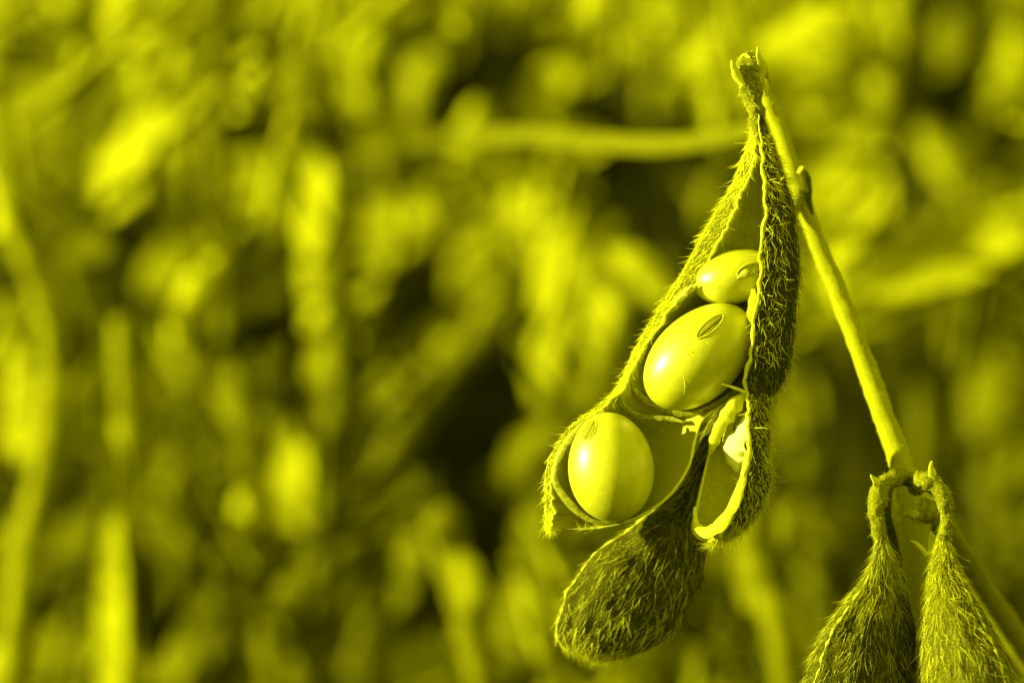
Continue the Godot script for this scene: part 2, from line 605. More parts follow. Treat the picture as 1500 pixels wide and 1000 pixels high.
	for keys3 in [
		[[1091, 126, 0.3, 6, -0.4], [1082, 110, 0.4, 8, -0.5], [1076, 98, 0.5, 6, -0.6], [1072, 88, 0.6, 1, -0.8]],
		[[1113, 120, -0.5, 7, -0.4], [1119, 104, -0.3, 9, -0.5], [1117, 91, 0.0, 8, -0.6], [1112, 81, 0.2, 5, -0.8], [1110, 69, 0.3, 1, -0.9]],
		[[1108, 118, -2.0, 10, 0.2], [1118, 122, -2.4, 10, 0.2], [1122, 140, -2.6, 4, 0.2]],
		[[1098, 88, -0.2, 6, 0.9], [1090, 84, -0.4, 6, 0.7], [1086, 92, -0.2, 2, 0.6]]]:
		var sm := MB.new()
		ribbon(sm, keys3, 22, 0.7)
		part("sepal", sm, "rim", neck)
	var link := MB.new()
	rough_tube(link, [[1100, 92, -1.5, 12], [1108, 88, -5.0, 11], [1113, 98, -10.0, 11], [1116, 112, -15.0, 10]], 24, 14, white(), 0.2)
	part("pod_stalk", link, "stem", o)


func closed_pod(called: String, label: String, keys: Array, ridge_at: float, hairs: int, mat: String, lo: float, hi: float, keel: float, stalk: Array) -> Node3D:
	var last: Array = keys[keys.size() - 1]
	var o := thing(called, P((last[0] + last[2]) / 2.0, last[1], last[4]), label, "soybean pod")
	var mb := MB.new()
	var g := mb.grid(pod_rows(keys, 100, 96, 0.24, ridge_at, keel), true, [white()], false, true)
	var husk := part("husk", mb, mat, o)
	var fz := MB.new()
	fuzz(fz, mb, g, 0.02, 0.99, 0.0, 0.5, int(hairs * 0.7), 0.3, 1.8, 0.016, 0.08, 0.2, lo, hi, 0.7)
	fuzz(fz, mb, g, 0.02, 0.99, 0.0, 0.5, int(hairs * 0.3), 0.4, 1.7, 0.015, 0.12, 0.42, lo, hi, 1.2)
	fuzz(fz, mb, g, 0.02, 0.99, 0.0, 0.5, int(hairs * 0.12), 0.6, 1.6, 0.026, 0.25, 0.3, lo, hi, 0.6)
	fuzz(fz, mb, g, 0.02, 0.99, 0.42, 1.0, int(hairs * 0.3), 0.4, 1.2, 0.022, 0.15, 0.25, lo, hi, 0.5)
	fuzz(fz, mb, g, 0.1, 0.99, 0.9, 1.1, int(hairs * 0.07), 0.4, 1.0, 0.018, 0.5, 0.4, lo, hi, 0.5)
	fuzz(fz, mb, g, 0.85, 1.0, 0.0, 1.0, int(hairs * 0.08), 0.4, 1.0, 0.02, 0.5, 0.4, lo, hi, 0.5)
	part("fuzz", fz, "hair", husk, true)
	var seam := MB.new()
	var sp := PackedVector3Array()
	var sr := PackedFloat32Array()
	for i in range(12, 99):
		sp.append(mb.v[g[0] + i * 96 + roundi(ridge_at / TAU * 96.0)])
		sr.append(maxf(0.02, 0.07 + 0.13 * noise.get_noise_1d(i * 13.0)) * clampf(minf(i - 11, 99 - i) / 14.0, 0.3, 1.0))
	seam.tube(sp, sr, 7, white())
	part("suture_rim", seam, "rim", husk)
	if not stalk.is_empty():
		var sm := MB.new()
		var sg := rough_tube(sm, stalk, 64, 28, white(), 0.3, 0.8)
		var st := part("pod_stalk", sm, "husk_pale", o)
		var sf := MB.new()
		fuzz(sf, sm, sg, 0.05, 1.0, 0.0, 1.0, 900, 0.15, 0.5, 0.022, 0.3, 0.7, lo + 0.1, hi, 1.0)
		part("fuzz", sf, "hair", st, true)
	return o


func hero() -> void:
	# the stem the pods grow on, from its broken top down to the soil
	var foot := to_frame(Vector3(0.034, 0.0, -0.03))
	var o := thing("soybean_plant", foot, "pale straight soybean stem running down from behind the split pod", "plant stem")
	var sm := MB.new()
	var sg := rough_tube(sm, [[1113, 98, -15, 8], [1121, 130, -15.5, 11], [1140, 185, -15.5, 12.0], [1158, 240, -15, 12.9], [1172, 285, -15, 14.7], [1196, 350, -14.5, 13.8], [1222, 415, -14, 14.7], [1250, 485, -13, 15.6], [1276, 556, -12, 16.6], [1300, 622, -11, 16.6], [1320, 680, -10, 17.5], [1334, 730, -9, 18.4], [1341, 800, -10, 19.3], [1341, 900, -14, 20.2], [1338, 1010, -18, 22.1], [1334, 1150, -21, 23.9]], 150, 30, white(), 0.13, 0.5)
	var main := part("main_stem", sm, "stem", o)
	var lower := MB.new()
	var a := P(1334, 1150, -20)
	lower.tube(PackedVector3Array([a, a.lerp(foot, 0.5) + Vector3(3, 0, 0), foot - Vector3(0, 4, 0)]), PackedFloat32Array([1.3, 1.9, 2.6]), 14, white())
	part("stem_base", lower, "stem", o)
	var sf := MB.new()
	fuzz(sf, sm, sg, 0.02, 0.9, 0.0, 1.0, 3000, 0.1, 0.34, 0.017, 0.7, 0.5, 0.6, 0.95)
	part("fuzz", sf, "hair", main, true)
	var bump := MB.new()
	rough_tube(bump, [[1168, 246, -14.4, 2], [1177, 254, -14.4, 7], [1182, 274, -14.4, 8], [1186, 298, -14.4, 6], [1191, 322, -14.2, 2]], 24, 16, white(), 0.4, 0.6)
	part("stem_node", bump, "husk_tan", o)
	var tip := MB.new()
	ribbon(tip, [[1170, 254, -14, 3, 0.3], [1173, 248, -13.8, 3, 0.5], [1177, 244, -13.6, 1, 0.8]], 12, 0.5)
	part("bract", tip, "rim", o)
	# swollen node between the two hanging pods
	var nd := MB.new()
	rough_tube(nd, [[1335, 694, -10.5, 14], [1336, 710, -10.2, 25], [1337, 735, -10, 31], [1338, 760, -10, 30], [1339, 785, -10.2, 25], [1341, 815, -11, 20]], 40, 26, white(), 0.1, 0.3)
	part("stem_node", nd, "node", o)
	var scar := MB.new()
	rough_tube(scar, [[1324, 752, -8.7, 2], [1330, 752, -8.5, 7], [1340, 754, -8.45, 8], [1350, 756, -8.5, 6], [1356, 758, -8.8, 2]], 16, 12, white(), 0.7, 0.9)
	part("leaf_scar", scar, "node", o)
	var pet := MB.new()
	rough_tube(pet, [[1352, 745, -8, 18], [1385, 775, -16, 20], [1420, 830, -24, 21], [1460, 892, -30, 22], [1510, 965, -36, 23], [1580, 1060, -42, 22], [1660, 1180, -48, 18]], 50, 18, white(), 0.08, 0.3)
	part("leaf_stalk", pet, "stem_dull", o)
	for k in [
		[[1288, 720, 2.0, 5, -0.3], [1286, 708, 2.3, 7, -0.6], [1280, 700, 2.5, 4, -0.8], [1276, 695, 2.6, 1, -0.8]],
		[[1366, 710, 1.8, 6, -0.5], [1368, 696, 2.0, 7, -0.5], [1365, 684, 2.1, 5, -0.7], [1366, 675, 2.1, 1, -0.8]],
		[[1335, 792, -2.5, 1, 0.4], [1344, 796, -2.0, 3, 0.5], [1354, 806, -1.4, 4, 0.5], [1360, 814, -1.2, 4, 0.5]]]:
		var m := MB.new()
		ribbon(m, k, 18, 0.6)
		part("bract", m, "rim", o)

	open_pod()
	var b1 := bean("soybean", "smooth upright bean in the lowest chamber of the split pod", P(895, 684, -0.2), 161, 126, 3.1, deg_to_rad(95), -0.05, [-32, -54, 17, 8, deg_to_rad(62)])
	var b2 := bean("soybean", "largest tilted bean with an oblong scar, middle of the split pod", P(1024, 522, -0.6), 189, 125, 3.3, deg_to_rad(43), -0.02, [14, -44, 26, 8, deg_to_rad(40)])
	var b3 := bean("soybean", "small bean half hidden by the pod edge, topmost of the three", P(1078, 405, -2.0), 128, 80, 2.6, deg_to_rad(14), -0.05, [22, -10, 24, 9, deg_to_rad(18)])
	var hm := MB.new()
	var hp := P(1000, 548, 2.65)
	hm.hair(hp + Vector3(0, 0, -0.2), Vector3(0.5, -0.8, -0.1).normalized(), Vector3(-0.5, -0.4, -0.25), 1.7, 0.035, Color(0.85, 0.85, 0.02))
	hm.hair(P(1036, 500, 2.75), Vector3(0.3, -0.9, 0.1), Vector3(0.5, 0.2, -0.2), 0.4, 0.03, Color(0.8, 0.8, 0.02))
	for i in 24:
		var sp := Vector2(1040 + rng.randfn() * 26.0, 520 + rng.randfn() * 26.0)
		var off := P(sp.x, sp.y, 0.0) - P(1024, 522, 0.0)
		var lift := 3.3 * sqrt(maxf(0.05, 1.0 - off.length_squared() / 15.0)) - 0.63
		hm.hair(P(sp.x, sp.y, lift), Vector3(rng.randfn(), rng.randfn(), 0.3).normalized(), Vector3.ZERO, rng.randf_range(0.05, 0.2), rng.randf_range(0.02, 0.04), Color(0.8, 0.8, 0.02))
	part("loose_hair", hm, "hair", b2, true)
	var cord := MB.new()
	ribbon(cord, [[1080, 408, 0.7, 2, 0.3], [1090, 401, 0.95, 6, 0.3], [1100, 398, 1.0, 5, 0.3], [1114, 396, 0.4, 3, 0.3]], 18, 0.5)
	part("seed_stalk", cord, "membrane", b3)

	closed_pod("soybean_pod", "closed hairy soybean pod hanging behind the split pod", [
		[1076, 572, 1096, 580, -6.0, 0.8], [1046, 610, 1088, 620, -6.5, 1.6], [1020, 660, 1064, 670, -7.0, 2.0], [1000, 708, 1048, 715, -7.5, 2.6],
		[962, 745, 1037, 760, -8.0, 3.2], [915, 778, 1034, 800, -8.3, 3.8], [872, 812, 1027, 845, -8.5, 4.2], [840, 855, 1010, 886, -8.5, 4.2],
		[823, 895, 986, 922, -8.5, 3.8], [818, 930, 955, 948, -8.5, 3.0], [833, 952, 915, 963, -8.4, 1.8], [860, 962, 886, 965, -8.3, 0.4]], PI * 0.9, 3800, "husk_mid", 0.15, 0.9, 0.16,
		[[1172, 282, -14.5, 9], [1156, 335, -13, 9], [1140, 430, -11, 9], [1112, 510, -7.5, 11], [1086, 574, -6.1, 11]])
	closed_pod("soybean_pod", "closed hairy soybean pod on a hooked stalk, under the stem's end", [
		[1287, 782, 1299, 782, 1.4, 0.7], [1277, 825, 1312, 820, 1.2, 1.1], [1258, 860, 1325, 858, 0.6, 2.0], [1232, 893, 1332, 895, -0.2, 3.0], [1206, 935, 1336, 940, -1.0, 3.2],
		[1187, 985, 1338, 985, -1.6, 3.3], [1174, 1040, 1335, 1040, -2.0, 3.3], [1175, 1120, 1315, 1120, -2.0, 3.5], [1195, 1190, 1285, 1190, -2.0, 2.0], [1225, 1225, 1255, 1225, -2.0, 0.4]], PI * 0.75, 4400, "husk_mid", 0.12, 0.75, 0.3,
		[[1334, 702, -6.5, 11], [1314, 699, 0.0, 12], [1292, 714, 1.6, 13], [1285, 744, 1.8, 13], [1288, 772, 1.7, 11], [1292, 796, 1.4, 11], [1294, 816, 1.2, 9]])
	closed_pod("soybean_pod", "closed hairy soybean pod beside the dark gap, cut by the frame corner", [
		[1375, 782, 1388, 783, 1.6, 0.8], [1363, 825, 1402, 822, 1.8, 1.2], [1357, 860, 1420, 860, 2.0, 2.0], [1353, 900, 1441, 900, 2.3, 3.0], [1351, 945, 1463, 945, 2.6, 3.6],
		[1350, 1000, 1483, 1000, 2.8, 4.0], [1355, 1060, 1490, 1060, 2.8, 4.0], [1370, 1130, 1480, 1130, 2.8, 3.4], [1400, 1190, 1450, 1190, 2.8, 1.5], [1420, 1215, 1435, 1215, 2.8, 0.3]], PI * 0.3, 4600, "husk_tan", 0.2, 0.85, 0.08,
		[[1342, 716, -6.2, 11], [1350, 706, 0.6, 14], [1370, 711, 1.6, 14], [1384, 736, 1.7, 12], [1386, 765, 1.6, 10], [1382, 794, 1.7, 12], [1382, 814, 1.8, 11]])


# ---------------------------------------------------------------- the field behind

func leaf(mb: MB, at: Vector3, along: Vector3, normal: Vector3, length: float, width: float, tone: float) -> void:
	var a := along.normalized()
	var w := normal.cross(a).normalized()
	var nn := a.cross(w).normalized()
	var rows := []
	var cup := rng.randf_range(-0.5, 0.5)
	var droop := rng.randf_range(-0.25, 0.25)
	for i in 9:
		var t := i / 8.0
		var half := width * 0.5 * pow(sin(PI * clampf(t * 0.96 + 0.02, 0.0, 1.0)), 0.6)
		var mid := at + a * length * (t - 0.5) + nn * droop * length * (t - 0.5) * (t - 0.5)
		var row := PackedVector3Array()
		for s in 7:
			var u := s / 3.0 - 1.0
			var q := mid + w * half * u + nn * cup * half * u * u
			row.append(q + nn * width * 0.14 * noise.get_noise_3dv(q * 3.0))
		rows.append(row)
	mb.grid(rows, false, [Color(tone, tone, tone * 0.02)])


func bean_pod(mb: MB, at: Vector3, along: Vector3, length: float, width: float, tone: float) -> void:
	var a := along.normalized()
	var w := a.cross(Vector3(0, 0, 1)).normalized()
	var z := w.cross(a)
	var rows := []
	for i in 15:
		var t := i / 14.0
		var half := width * 0.5 * pow(maxf(0.0, sin(PI * clampf(t * 0.97 + 0.015, 0.0, 1.0))), 0.55) * (1.0 + 0.1 * cos(t * 19.0))
		var mid := at + a * length * (t - 0.5) + w * length * 0.16 * (t - 0.5) * (t - 0.5)
		var row := PackedVector3Array()
		for s in 10:
			var ang := TAU * s / 10.0
			row.append(mid + w * half * cos(ang) + z * half * 0.62 * sin(ang))
		rows.append(row)
	mb.grid(rows, true, [Color(tone, tone, tone * 0.02)], false, true)


func field_plant(called: String, label: String, category: String, depth: float, width_px: float, tone: float, line: Array, items: Array) -> void:
	# line: stalk through photo points at a distance from the lens (mm); items: [px, py, angle deg (image, ccw), length px, width px, tone, kind, distance offset]
	var z := DIST - depth
	var k := depth / DIST / PPM
	var pts := PackedVector3Array()
	var rad := PackedFloat32Array()
	var keys := []
	for q in line:
		keys.append([q[0], q[1], z - 6.0 * rng.randf() - (q[2] if q.size() > 2 else 0.0), width_px / 2.0])
	for i in 25:
		var s := spline(keys, i / 24.0 * (keys.size() - 1))
		pts.append(P(s[0], s[1], s[2]))
		rad.append(s[3] * k * (0.85 + 0.25 * absf(noise.get_noise_1d(i * 40.0))))
	var low := to_world(pts[24])
	var foot := to_frame(Vector3(low.x + rng.randf_range(-0.03, 0.03), 0.0, low.z + rng.randf_range(-0.03, 0.01)))
	var o := thing(called, foot, label, category, "dry soybean plants standing out of focus")
	pts.append(pts[24].lerp(foot, 0.5) + Vector3(rng.randfn() * 4.0, 0, 0))
	rad.append(rad[24] * 1.1)
	pts.append(foot - Vector3(0, 5, 0))
	rad.append(rad[24] * 1.3)
	var mb := MB.new()
	mb.tube(pts, rad, 12, Color(tone, tone, tone * 0.02) if items.size() < 6 else Color(tone * 0.6, tone * 0.6, tone * 0.01))
	part("stalk", mb, "straw", o)
	for it in items:
		var d: float = depth + it[7]
		var kk := d / DIST / PPM
		var at := P(it[0], it[1], DIST - d)
		var ang := deg_to_rad(it[2])
		var along := Vector3(cos(ang), sin(ang), rng.randf_range(-0.25, 0.25)).normalized()
		var m := MB.new()
		var tint: float = clampf(pow(it[5], 1.3) * (1.25 if it[1] < 500.0 else 1.0), 0.05, 0.85)
		var length: float = it[3] * kk
		var width: float = it[4] * kk
		if it[6] == "pod":
			bean_pod(m, at, along, length, width, tint)
		else:
			var nn := Vector3(-0.62 + rng.randf_range(-0.12, 0.12), 0.18, 0.75)
			nn = (nn - along * nn.dot(along)).normalized()
			var seen := absf(nn.z) / sqrt(maxf(0.05, 1.0 - along.z * along.z))
			leaf(m, at, along, nn, length, width / maxf(seen, 0.45), tint)
		# the stalk it hangs on
		var best := 0
		for i in 26:
			if pts[i].distance_to(at) < pts[best].distance_to(at):
				best = i
		var e1 := at + along * length * 0.5
		var e2 := at - along * length * 0.5
		var end := e1 if e1.distance_to(pts[best]) < e2.distance_to(pts[best]) else e2
		if end.distance_to(pts[best]) > 1.0:
			var sag := Vector3(0, 0.12, -0.1) * end.distance_to(pts[best])
			var pt := PackedVector3Array([end, end.lerp(pts[best], 0.5) + sag, pts[best]])
			m.tube(pt, PackedFloat32Array([0.5, 0.55, 0.6]), 5, Color(tint * 0.4, tint * 0.4, 0.005))
		part("pod" if it[6] == "pod" else "leaf", m, "straw" if it[6] == "pod" else "dry_leaf", o)


func field() -> void:
	rng.seed = 21
	field_plant("dry_soybean_plant", "blurred pale stalk bending down the picture's left edge, with bright leaf", "dry plant", 520, 46, 0.5,
		[[-8, 150], [8, 260], [32, 350], [68, 450], [80, 560], [60, 700], [30, 850], [10, 1020]],
		[[20, 600, 88, 220, 50, 0.8, "leaf", 70], [2, 250, 88, 190, 62, 0.8, "leaf", 20], [105, 610, 70, 180, 46, 0.42, "pod", 60], [18, 820, 85, 160, 40, 0.4, "leaf", 60], [110, 360, 5, 130, 52, 0.45, "leaf", 80]])
	field_plant("dry_soybean_plant", "blurred thick upright stalk with a broken top, bright near its foot", "dry plant", 520, 52, 0.45,
		[[182, 470], [188, 560], [191, 650], [186, 740], [172, 810], [166, 900], [168, 1010]],
		[[166, 905, 88, 290, 50, 0.66, "leaf", -8], [98, 940, 60, 130, 52, 0.55, "leaf", 60], [110, 780, 30, 120, 56, 0.35, "leaf", 90], [245, 975, 40, 90, 60, 0.4, "leaf", 70], [235, 790, 120, 100, 50, 0.35, "leaf", 70]])
	field_plant("dry_soybean_plant", "blurred stalk ending in a bright slanting pod above a black gap", "dry plant", 560, 44, 0.45,
		[[330, -30], [328, 60], [318, 170], [314, 280], [322, 380], [345, 520], [365, 660], [385, 800], [400, 1010]],
		[[285, 440, 62, 160, 58, 0.8, "pod", -10], [345, 135, 75, 150, 60, 0.7, "leaf", 30], [190, 235, 68, 190, 92, 0.62, "leaf", 60], [350, 560, 86, 130, 60, 0.7, "leaf", 20], [372, 665, 80, 130, 56, 0.5, "leaf", 40], [190, 30, 80, 120, 78, 0.85, "leaf", 120], [335, 10, 10, 150, 60, 0.6, "leaf", 140], [275, 290, 80, 130, 46, 0.4, "leaf", 60]])
	field_plant("dry_soybean_plant", "blurred upright stalk with glowing short leaves beside the picture's middle", "dry plant", 620, 44, 0.45,
		[[440, 40], [455, 150], [466, 260], [470, 350], [486, 430], [500, 520], [492, 640], [474, 780], [455, 1010]],
		[[466, 305, 86, 150, 50, 0.66, "leaf", -20], [450, 110, 10, 120, 76, 0.55, "leaf", 60], [470, 410, 80, 150, 62, 0.6, "leaf", 20], [430, 690, 86, 150, 56, 0.62, "leaf", 0], [492, 630, 80, 130, 48, 0.6, "leaf", 40], [400, 270, 85, 140, 50, 0.4, "leaf", 90], [540, 400, 60, 140, 60, 0.5, "leaf", 60]])
	field_plant("dry_soybean_plant", "blurred stalk with many bright short leaves near the upper middle", "dry plant", 680, 40, 0.42,
		[[560, -20], [552, 80], [560, 180], [575, 300], [560, 400], [530, 520], [500, 620], [520, 800], [540, 1010]],
		[[570, 212, 12, 130, 44, 0.75, "leaf", -30], [570, 322, 15, 120, 62, 0.75, "leaf", 0], [545, 90, 85, 150, 62, 0.68, "leaf", 30], [655, 22, 10, 110, 60, 0.85, "leaf", 60], [490, 505, 60, 130, 60, 0.62, "leaf", 0], [580, 560, 45, 120, 52, 0.5, "leaf", 40], [535, 770, 60, 210, 54, 0.42, "leaf", 60], [610, 120, 70, 110, 50, 0.45, "leaf", 60]])
	var root_end := to_frame(Vector3(-0.055, 0.0, -0.44))
	var bl := thing("dry_grass_blade", root_end, "blurred long pale blade lying across from the pod tip", "dry blade")
	var bm := MB.new()
	ribbon(bm, [[372, 1000, -430, 10, 0.0], [374, 700, -420, 12, 0.0], [392, 430, -400, 15, 0.0], [440, 300, -370, 17, 0.0], [520, 243, -330, 16, 0.0], [600, 214, -270, 17, 0.0], [690, 200, -200, 19, 0.0], [780, 199, -160, 20, 0.0], [880, 207, -135, 20, 0.0], [960, 212, -120, 20, 0.0], [1040, 204, -108, 18, 0.0], [1110, 188, -98, 15, 0.0], [1130, 182, -95, 10, 0.0]], 80, 0.15, 0.0)
	part("blade", bm, "blade", bl)
	var bb := MB.new()
	bb.tube(PackedVector3Array([P(372, 1000, -430), P(372, 1000, -430).lerp(root_end, 0.5), root_end]), PackedFloat32Array([1.2, 1.6, 2.2]), 8, Color(0.3, 0.3, 0.01))
	part("blade_foot", bb, "straw", bl)
	field_plant("dry_soybean_plant", "blurred stalk slanting down from the blade that lies across", "dry plant", 640, 58, 0.42,
		[[850, 190], [842, 290], [808, 380], [760, 450], [700, 500], [640, 562], [590, 645], [540, 760], [480, 880], [430, 1020]],
		[[692, 225, 88, 160, 62, 0.75, "pod", -30], [815, 390, 65, 150, 70, 0.55, "leaf", -20], [800, 290, 80, 150, 56, 0.7, "leaf", 10], [845, 222, 20, 100, 56, 0.75, "leaf", 0], [755, 300, 75, 130, 50, 0.6, "leaf", 40], [690, 380, 60, 120, 60, 0.5, "leaf", 60], [800, 520, 75, 150, 62, 0.6, "leaf", 10], [660, 480, 40, 200, 60, 0.45, "leaf", 40]])
	field_plant("dry_soybean_plant", "blurred plant with crossed leaves close behind the split pod's hairy edge", "dry plant", 580, 36, 0.4,
		[[905, 330], [920, 400], [915, 470], [880, 560], [850, 660], [810, 760], [790, 860], [770, 1010]],
		[[930, 400, -42, 140, 58, 0.7, "leaf", 0], [882, 460, 100, 100, 66, 0.62, "leaf", 20], [868, 345, 30, 90, 60, 0.5, "leaf", 40], [860, 560, 100, 140, 66, 0.5, "leaf", 30], [775, 660, 70, 160, 60, 0.42, "leaf", 50], [800, 770, 70, 130, 70, 0.35, "leaf", 40], [765, 890, 80, 170, 70, 0.35, "leaf", 60]])
	field_plant("dry_soybean_plant", "blurred short stalk with a round end, standing before black gaps", "dry plant", 500, 56, 0.36,
		[[650, 768], [662, 820], [684, 890], [702, 960], [716, 1040]],
		[[650, 768, 80, 64, 58, 0.42, "pod", -4], [676, 850, 100, 90, 50, 0.48, "leaf", -6], [625, 975, 20, 100, 70, 0.55, "leaf", 30], [745, 960, 95, 130, 60, 0.35, "leaf", 40], [590, 830, 70, 150, 60, 0.35, "leaf", 60]])
	field_plant("dry_soybean_plant", "blurred low plant with small round pods beside its bent stalk", "dry plant", 560, 40, 0.36,
		[[335, 770], [345, 840], [395, 900], [450, 960], [480, 1040]],
		[[335, 790, 60, 80, 58, 0.48, "pod", 0], [398, 800, 50, 70, 58, 0.4, "pod", 30], [372, 866, 20, 66, 60, 0.45, "pod", 10], [430, 866, 30, 66, 58, 0.45, "pod", 0], [455, 985, 30, 80, 60, 0.5, "pod", 20], [305, 910, 80, 120, 50, 0.3, "leaf", 50], [520, 930, 75, 140, 56, 0.34, "leaf", 50]])
	field_plant("dry_soybean_plant", "blurred tall plant with big bright leaves above the split pod's tip", "dry plant", 700, 40, 0.45,
		[[1010, -30], [1030, 60], [1050, 150], [1080, 260], [1100, 380], [1150, 520], [1180, 640], [1190, 800], [1200, 1030]],
		[[1190, 52, 22, 180, 92, 0.88, "leaf", -120], [930, 22, 15, 150, 84, 0.88, "leaf", 30], [880, 85, 32, 230, 62, 0.6, "leaf", 10], [1035, 135, -40, 120, 90, 0.75, "leaf", 0], [1060, 35, 70, 110, 56, 0.6, "leaf", 40], [790, 130, 60, 110, 60, 0.55, "leaf", 40], [1180, 640, 85, 180, 56, 0.4, "leaf", 40], [1060, 290, 70, 140, 70, 0.42, "leaf", 40]])
	field_plant("dry_soybean_plant", "blurred plant with a wide bright leaf behind the pale stem", "dry plant", 640, 40, 0.45,
		[[1330, -30], [1322, 60], [1300, 180], [1270, 290], [1300, 400], [1340, 480], [1355, 600], [1345, 760], [1330, 1040]],
		[[1310, 70, 84, 190, 66, 0.75, "leaf", 10], [1245, 262, 55, 170, 84, 0.72, "leaf", 0], [1275, 300, 70, 120, 60, 0.55, "leaf", 20], [1290, 430, 28, 220, 90, 0.55, "leaf", -90], [1390, 385, 24, 250, 105, 0.6, "leaf", -120], [1480, 340, 32, 200, 95, 0.58, "leaf", -100], [1330, 470, 10, 110, 80, 0.65, "leaf", 10], [1350, 590, 88, 170, 60, 0.45, "leaf", 10], [1270, 430, 50, 120, 60, 0.5, "leaf", 20], [1220, 770, 20, 70, 62, 0.5, "pod", 0], [1208, 865, 60, 70, 64, 0.34, "pod", 0]])
	field_plant("dry_soybean_plant", "blurred leafy plant at the frame's right edge beyond the pale stem", "dry plant", 760, 40, 0.42,
		[[1490, -20], [1478, 90], [1440, 200], [1420, 290], [1450, 420], [1460, 560], [1455, 700], [1470, 850], [1480, 1030]],
		[[1474, 100, 80, 150, 60, 0.65, "leaf", 0], [1388, 240, -55, 150, 62, 0.58, "leaf", 0], [1440, 560, 85, 170, 60, 0.42, "leaf", 0], [1470, 660, 60, 150, 60, 0.4, "leaf", 20], [1468, 360, 20, 160, 90, 0.6, "leaf", 20], [1420, 300, 30, 110, 56, 0.5, "leaf", 20], [1390, 60, 70, 100, 50, 0.3, "leaf", 60], [1470, 830, 70, 160, 70, 0.32, "leaf", 20]])
	field_plant("dry_soybean_plant", "blurred dull upright stalk below the split pod's open end", "dry plant", 470, 62, 0.34,
		[[1105, 720], [1112, 800], [1130, 870], [1150, 940], [1165, 1040]],
		[[1108, 800, 86, 190, 80, 0.4, "leaf", 6], [1085, 930, 80, 110, 70, 0.26, "pod", 40], [1000, 985, 60, 80, 70, 0.38, "leaf", 50]])
	field_plant("dry_soybean_plant", "blurred plant with two broad leaves touching the picture's top edge", "dry plant", 720, 36, 0.42,
		[[60, -40], [120, 60], [100, 180], [90, 320], [130, 480], [230, 600], [260, 760], [270, 1030]],
		[[38, 14, 12, 130, 70, 0.85, "leaf", 0], [95, 190, 60, 120, 60, 0.4, "leaf", 20], [80, 250, 40, 110, 60, 0.5, "leaf", 20], [250, 150, 70, 120, 60, 0.45, "leaf", 20], [50, 150, 30, 120, 60, 0.55, "leaf", 30], [265, 640, 80, 180, 60, 0.36, "leaf", 0], [240, 390, 60, 120, 60, 0.4, "leaf", 30]])

	# the mass of dry plants behind them, past counting
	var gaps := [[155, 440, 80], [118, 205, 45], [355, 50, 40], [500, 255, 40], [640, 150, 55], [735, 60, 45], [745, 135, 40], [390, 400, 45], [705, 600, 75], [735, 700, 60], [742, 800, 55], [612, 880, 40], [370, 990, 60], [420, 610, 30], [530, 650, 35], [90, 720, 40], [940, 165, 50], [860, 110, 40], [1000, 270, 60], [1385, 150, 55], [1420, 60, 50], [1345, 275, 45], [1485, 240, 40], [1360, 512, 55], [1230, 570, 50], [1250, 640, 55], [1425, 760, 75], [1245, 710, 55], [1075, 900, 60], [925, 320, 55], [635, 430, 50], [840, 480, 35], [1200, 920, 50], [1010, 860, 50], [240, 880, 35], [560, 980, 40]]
	var stalks := MB.new()
	var leaves := MB.new()
	for i in 3700:
		var d := lerpf(520.0, 1700.0, pow(rng.randf(), 1.4))
		var px := rng.randf_range(-140, 1640)
		if i >= 2700:   # the field goes on to both sides of the view
			d = rng.randf_range(1000.0, 2300.0)
			px = rng.randf_range(-1500, -60) if i % 3 else rng.randf_range(1560, 2300)
		var py := rng.randf_range(-300, 1250)
		var p := P(px, py, DIST - d)
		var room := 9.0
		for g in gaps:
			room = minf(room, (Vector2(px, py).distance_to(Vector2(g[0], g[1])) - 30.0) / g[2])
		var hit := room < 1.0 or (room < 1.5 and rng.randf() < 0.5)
		if to_world(p).y < 0.02 or hit:
			continue
		var ang := rng.randfn() * 0.75 + PI / 2.0 - 0.25
		var along := Vector3(cos(ang), sin(ang), rng.randf_range(-0.4, 0.4))
		var nn := Vector3(rng.randf_range(-0.95, 0.1), rng.randf_range(-0.2, 0.5), 0.6)
		var kk := d / DIST / PPM
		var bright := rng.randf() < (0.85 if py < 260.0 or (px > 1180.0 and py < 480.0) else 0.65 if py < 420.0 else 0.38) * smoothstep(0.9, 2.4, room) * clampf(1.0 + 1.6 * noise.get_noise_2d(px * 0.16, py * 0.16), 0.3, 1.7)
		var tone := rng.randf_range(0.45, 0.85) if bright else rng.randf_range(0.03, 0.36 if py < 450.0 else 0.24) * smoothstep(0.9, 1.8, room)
		if bright:
			nn.x = rng.randf_range(-1.0, -0.35)
		var pick := rng.randf()
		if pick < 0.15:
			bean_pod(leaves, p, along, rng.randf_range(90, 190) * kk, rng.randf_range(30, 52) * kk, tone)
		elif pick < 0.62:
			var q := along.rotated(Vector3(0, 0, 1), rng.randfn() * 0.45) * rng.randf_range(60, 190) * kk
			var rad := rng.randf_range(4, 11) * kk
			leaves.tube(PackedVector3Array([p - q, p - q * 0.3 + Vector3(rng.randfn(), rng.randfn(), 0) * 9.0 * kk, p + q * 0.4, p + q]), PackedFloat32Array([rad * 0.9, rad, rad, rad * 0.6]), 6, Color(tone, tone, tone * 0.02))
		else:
			leaf(leaves, p, along, nn, rng.randf_range(60, 170) * kk, rng.randf_range(16, 44) * kk, tone)
